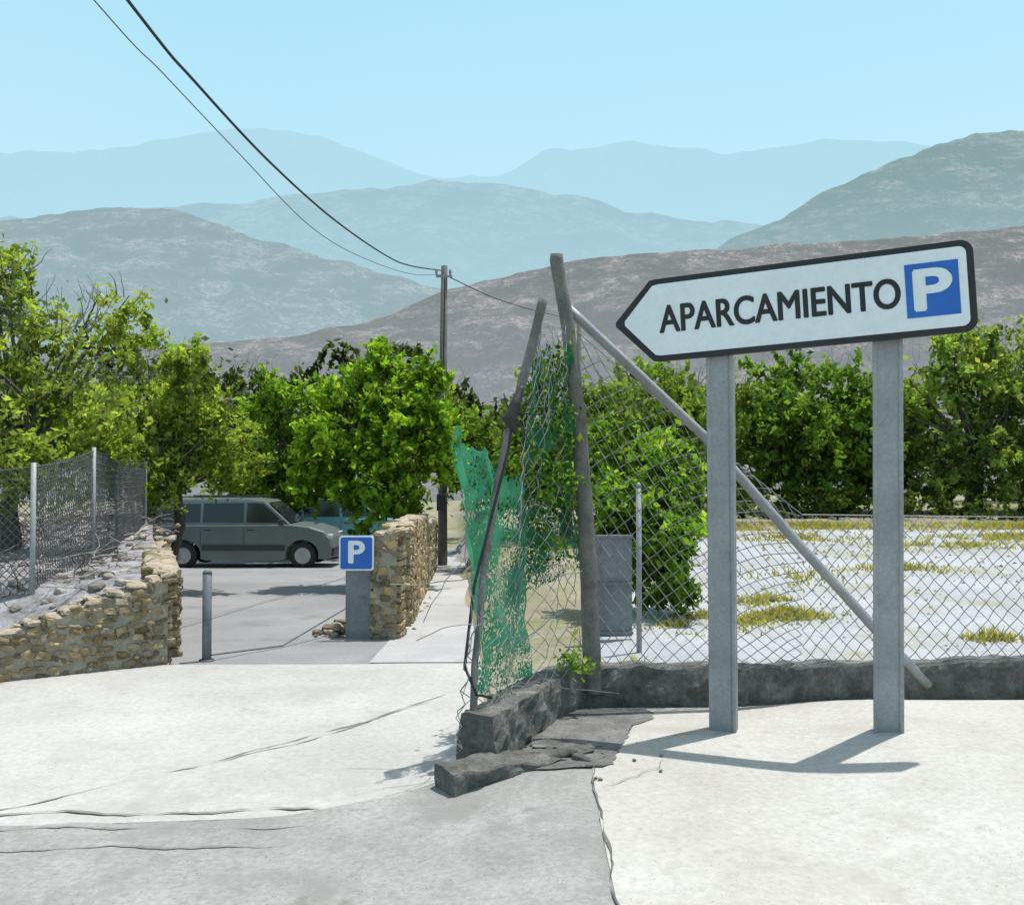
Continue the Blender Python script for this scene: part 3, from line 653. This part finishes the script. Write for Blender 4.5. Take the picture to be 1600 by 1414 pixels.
# bollard
root=empty('bollard'); m=MB()
x,y=-2.78,8.2; z=h(x,y)
m.tube([(x,y,z-.1),(x,y,z+.80)],.042,12); m.tube([(x,y,z+.80),(x,y,z+.83)],[.046,.03],12); m.tube([(x,y,z-.0),(x,y,z+.02)],.07,12)
m.obj('bollard_post',M['bollard'],True,root)
m=MB(); m.tube([(x+.04,y,z+.06),(-2.3,9.0,-.12),(-1.85,10.1,.1),(-1.72,10.3,.3)],.010,5)
m.obj('chain',M['bollard'],False,root)

# ------------------------------------------------------------------ utility pole and cables
root=empty('utility_pole'); m=MB(); px,py=-1.7,22
m.tube([(px,py,-.8),(px,py,3),(px+.03,py,6.72)],[.12,.10,.08],12); m.obj('shaft',M['pole'],True,root)
m=MB(); m.box((px+.03,py-.06,6.45),(.4,.05,.05)); 
for dx in(-.16,.18): m.tube([(px+dx,py-.06,6.48),(px+dx,py-.06,6.56),(px+dx,py-.06,6.62)],[.02,.04,.025],8)
m.obj('crossarm',M['galv'],False,root)
m=MB(); m.box((px-.02,py-.17,.9),(.22,.14,.4)); m.tube([(px+.02,py-.15,1),(px+.02,py-.13,4),(px+.05,py-.1,6.4)],.018,6); m.obj('meter_box',M['plastic'],False,root,bevel=.01)
def smooth(pts,n=60):
    P=[Vector(p) for p in pts]; P=[P[0]*2-P[1]]+P+[P[-1]*2-P[-2]]; out=[]
    for i in range(1,len(P)-2):
        for k in range(n//len(P)+3):
            t=k/(n//len(P)+3); a,b_,c,d=P[i-1:i+3]
            out.append(.5*((2*b_)+(c-a)*t+(2*a-5*b_+4*c-d)*t*t+(3*b_-a-3*c+d)*t**3))
    out.append(P[-2]); return out
m=MB(); m.tube(smooth([(-1.70,22,6.6),(-2.07,18.1,5.82),(-2.27,15.9,5.50),(-2.56,12.8,5.25),(-2.8,10.3,5.2),(-2.98,8.36,5.28),(-3.09,7.2,5.40),(-3.5,3,6.1),(-3.9,-1,7.1)]),.014,6); m.obj('overhead_cable',M['cable'],True)
m=MB(); m.tube(smooth([(-1.72,22,6.5),(-2.1,18.4,5.72),(-2.5,14.6,5.16),(-2.78,12.2,5.0),(-3.03,9.88,5.15),(-3.22,8.19,5.29),(-3.34,7.13,5.38),(-3.8,3,6.0),(-4.3,-1,7.0)]),.006,5); m.obj('overhead_cable',M['greycable'],True)
m=MB(); m.tube(smooth([(-1.66,22,6.5),(-.6,26,6.75),(.5,30,7.15),(1.7,34,7.6),(2.85,38,8.1)]),.014,5); m.obj('overhead_cable',M['cable'],True)
root=empty('utility_pole'); m=MB(); m.tube([(2.85,38,-1),(2.85,38,8.2)],[.13,.09],10); m.obj('shaft',M['pole'],True,root)
m=MB(); m.box((2.85,37.9,8.0),(.5,.07,.07)); m.obj('crossarm',M['galv'],False,root)

# ------------------------------------------------------------------ cars
def car(loc,rot,paint):
    root=empty('parked_car',loc); root.rotation_euler[2]=rot
    W=.84
    prof=[(-2.06,.32),(-2.12,.45),(-2.10,.7),(-2.07,1.02),(1.12,1.04),(1.55,.99),(1.90,.88),(2.04,.72),(2.10,.5),(2.08,.3),(1.95,.22)]+[(1.40+.40*math.cos(a),.31+.40*math.sin(a)) for a in [math.radians(k) for k in range(-10,191,20)]]+[(.9,.2),(-.9,.2)]+[(-1.42+.40*math.cos(a),.31+.40*math.sin(a)) for a in [math.radians(k) for k in range(-10,191,20)]]+[(-1.9,.25)]
    bm=bmesh.new()
    def station(y,fx,dz): return [bm.verts.new((p[0]*fx,y,p[1]+dz*(1 if p[1]>.6 else 0))) for p in prof]
    st=[station(-W+.0,.985,-.02),station(-W-.0+.06,1,0),station(0,1.015,.015),station(W-.06,1,0),station(W,.985,-.02)]
    n=len(prof)
    for a,c in zip(st,st[1:]):
        for i in range(n): bm.faces.new((a[i],a[(i+1)%n],c[(i+1)%n],c[i]))
    bm.faces.new(st[0]); bm.faces.new(st[-1][::-1]); bmesh.ops.recalc_face_normals(bm,faces=bm.faces)
    bmesh.ops.triangulate(bm,faces=[f for f in bm.faces if len(f.verts)>4])
    me=bpy.data.meshes.new('body'); bm.to_mesh(me); bm.free(); me.materials.append(paint)
    o=bpy.data.objects.new('body',me); COL.objects.link(o); o.parent=root
    gh=[(-2.07,1.01),(-2.03,1.38),(-1.97,1.58),(-1.75,1.64),(-.1,1.66),(.45,1.60),(1.12,1.02)]
    gi=[.80,.76,.70,.67,.67,.69,.78]
    m=MB(); vs=[(p[0],-g,p[1]) for p,g in zip(gh,gi)]+[(p[0],g,p[1]) for p,g in zip(gh,gi)]; k=len(gh)
    m.add(vs,[tuple(range(k))[::-1],tuple(range(k,2*k))]+[(i,i+1,i+1+k,i+k) for i in range(k-1)])
    m.obj('cabin',paint,False,root,bevel=.03)
    m=MB()
    def side(pts):
        for s_ in(-1,1):
            vv=[]
            for x,z in pts:
                g=lerp(.80,.675,(z-1.0)/.62)+.014; vv.append((x,s_*g,z))
            m.add(vv,[tuple(range(len(vv)))])
    side([(-1.96,1.09),(-1.05,1.09),(-1.05,1.53),(-1.80,1.52),(-1.92,1.44)])
    side([(-.98,1.09),(-.03,1.09),(-.03,1.55),(-.98,1.54)])
    side([(.05,1.09),(.93,1.09),(.44,1.52),(.3,1.55),(.05,1.55)])
    m.add([(1.09,-.72,1.08),(1.09,.72,1.08),(.54,.62,1.56),(.54,-.62,1.56)],[(0,1,2,3)])
    m.add([(-2.075,-.7,1.1),(-2.075,.7,1.1),(-2.02,.62,1.48),(-2.02,-.62,1.48)],[(0,3,2,1)])
    m.obj('windows',M['glass'],False,root)
    m=MB()
    m.box((2.05,0,.40),(.16,1.6,.2)); m.box((-2.07,0,.42),(.16,1.6,.2))
    for s_ in(-1,1):
        m.box((0,s_*.85,.50),(1.95,.03,.13)); m.box((.90,s_*.9,1.10),(.12,.18,.12))
        for x in(-1.02,.01): m.box((x,s_*.843,.76),(.012,.01,.46))
        for x in(-.85,.16): m.box((x,s_*.855,.92),(.16,.02,.03))
        m.box((-.7,s_*.6,1.69),(2.0,.03,.03))
    m.obj('trim',M['plastic'],False,root,bevel=.01)
    m=MB()
    for s_ in(-1,1): m.box((1.95,s_*.62,.74),(.2,.3,.14))
    m.obj('headlights',M['lamp'],False,root,bevel=.03)
    m=MB()
    for s_ in(-1,1): m.box((-2.07,s_*.74,.95),(.08,.12,.4))
    m.obj('tail_lights',M['redlamp'],False,root,bevel=.02)
    t=MB(); r_=MB()
    for x in(-1.42,1.40):
        for s_ in(-1,1):
            t.tube([(x,s_*.66,.31),(x,s_*.68,.31),(x,s_*.83,.31),(x,s_*.85,.31)],[.27,.31,.31,.27],24)
            r_.tube([(x,s_*.80,.31),(x,s_*.858,.31)],[.20,.19],16)
            for k in range(5):
                a=k*2*math.pi/5; r_.box((x+.1*math.cos(a),s_*.862,.31+.1*math.sin(a)),(.05,.012,.05))
    t.obj('tyres',M['tyre'],True,root); r_.obj('rims',M['rim'],False,root)
    return root
car((-6.33,22.0,h(-6.3,22)+.01),0,M['carpaint'])
car((-4.9,25.4,h(-5,25.4)+.1),.25,M['carpaint2'])

# ------------------------------------------------------------------ light, sky, camera
sun_dir=Vector((.50,.33,2.35)).normalized()
el=math.asin(sun_dir.z); rot=math.atan2(sun_dir.x,sun_dir.y)
ld=bpy.data.lights.new('sun','SUN'); ld.energy=4.8; ld.angle=math.radians(.5); ld.color=(1,.965,.91)
lo=bpy.data.objects.new('sun',ld); COL.objects.link(lo); lo.rotation_euler=(-sun_dir).to_track_quat('-Z','Y').to_euler(); lo.location=(20,10,40)
w=bpy.data.worlds.new('World'); S.world=w; w.use_nodes=True; nt=w.node_tree; nt.nodes.clear()
sky=N(nt,'ShaderNodeTexSky',sky_type='NISHITA'); sky.sun_disc=False; sky.sun_elevation=el; sky.sun_rotation=rot
sky.air_density=1.0; sky.dust_density=2.5; sky.ozone_density=1.0; sky.altitude=300
tc=N(nt,'ShaderNodeTexCoord').outputs['Generated']; sp=N(nt,'ShaderNodeSeparateXYZ'); nt.links.new(tc,sp.inputs[0])
cl=noise_tex(nt,2.2,4,.5,tc)
ma=N(nt,'ShaderNodeMath',operation='MULTIPLY_ADD'); ma.inputs[1].default_value=.12; nt.links.new(cl,ma.inputs[0]); nt.links.new(sp.outputs[2],ma.inputs[2])
hf=ramp(nt,ma.outputs[0],[(.10,.92),(.58,.75),(.9,.1)])
hc=ramp(nt,ma.outputs[0],[(.10,(.60,.86,.95)),(.35,(.56,.87,.99)),(.55,(.45,.86,1.0))])
hm=N(nt,'ShaderNodeVectorMath',operation='SCALE'); hm.inputs[3].default_value=7.0; nt.links.new(hc,hm.inputs[0])
col=mixc(nt,hf,sky.outputs[0],hm.outputs[0])
bg=N(nt,'ShaderNodeBackground'); bg.inputs[1].default_value=.15; nt.links.new(col,bg.inputs[0])
wo=N(nt,'ShaderNodeOutputWorld'); nt.links.new(bg.outputs[0],wo.inputs[0])
cd=bpy.data.cameras.new('camera'); cd.sensor_width=36; cd.lens=31.5; cd.clip_start=.05; cd.clip_end=60000
co=bpy.data.objects.new('camera',cd); COL.objects.link(co); co.location=(0,0,1.6); co.rotation_euler=(math.radians(91.35),0,0)
S.camera=co
S.view_settings.view_transform='Standard'; S.view_settings.look='None'; S.view_settings.exposure=0
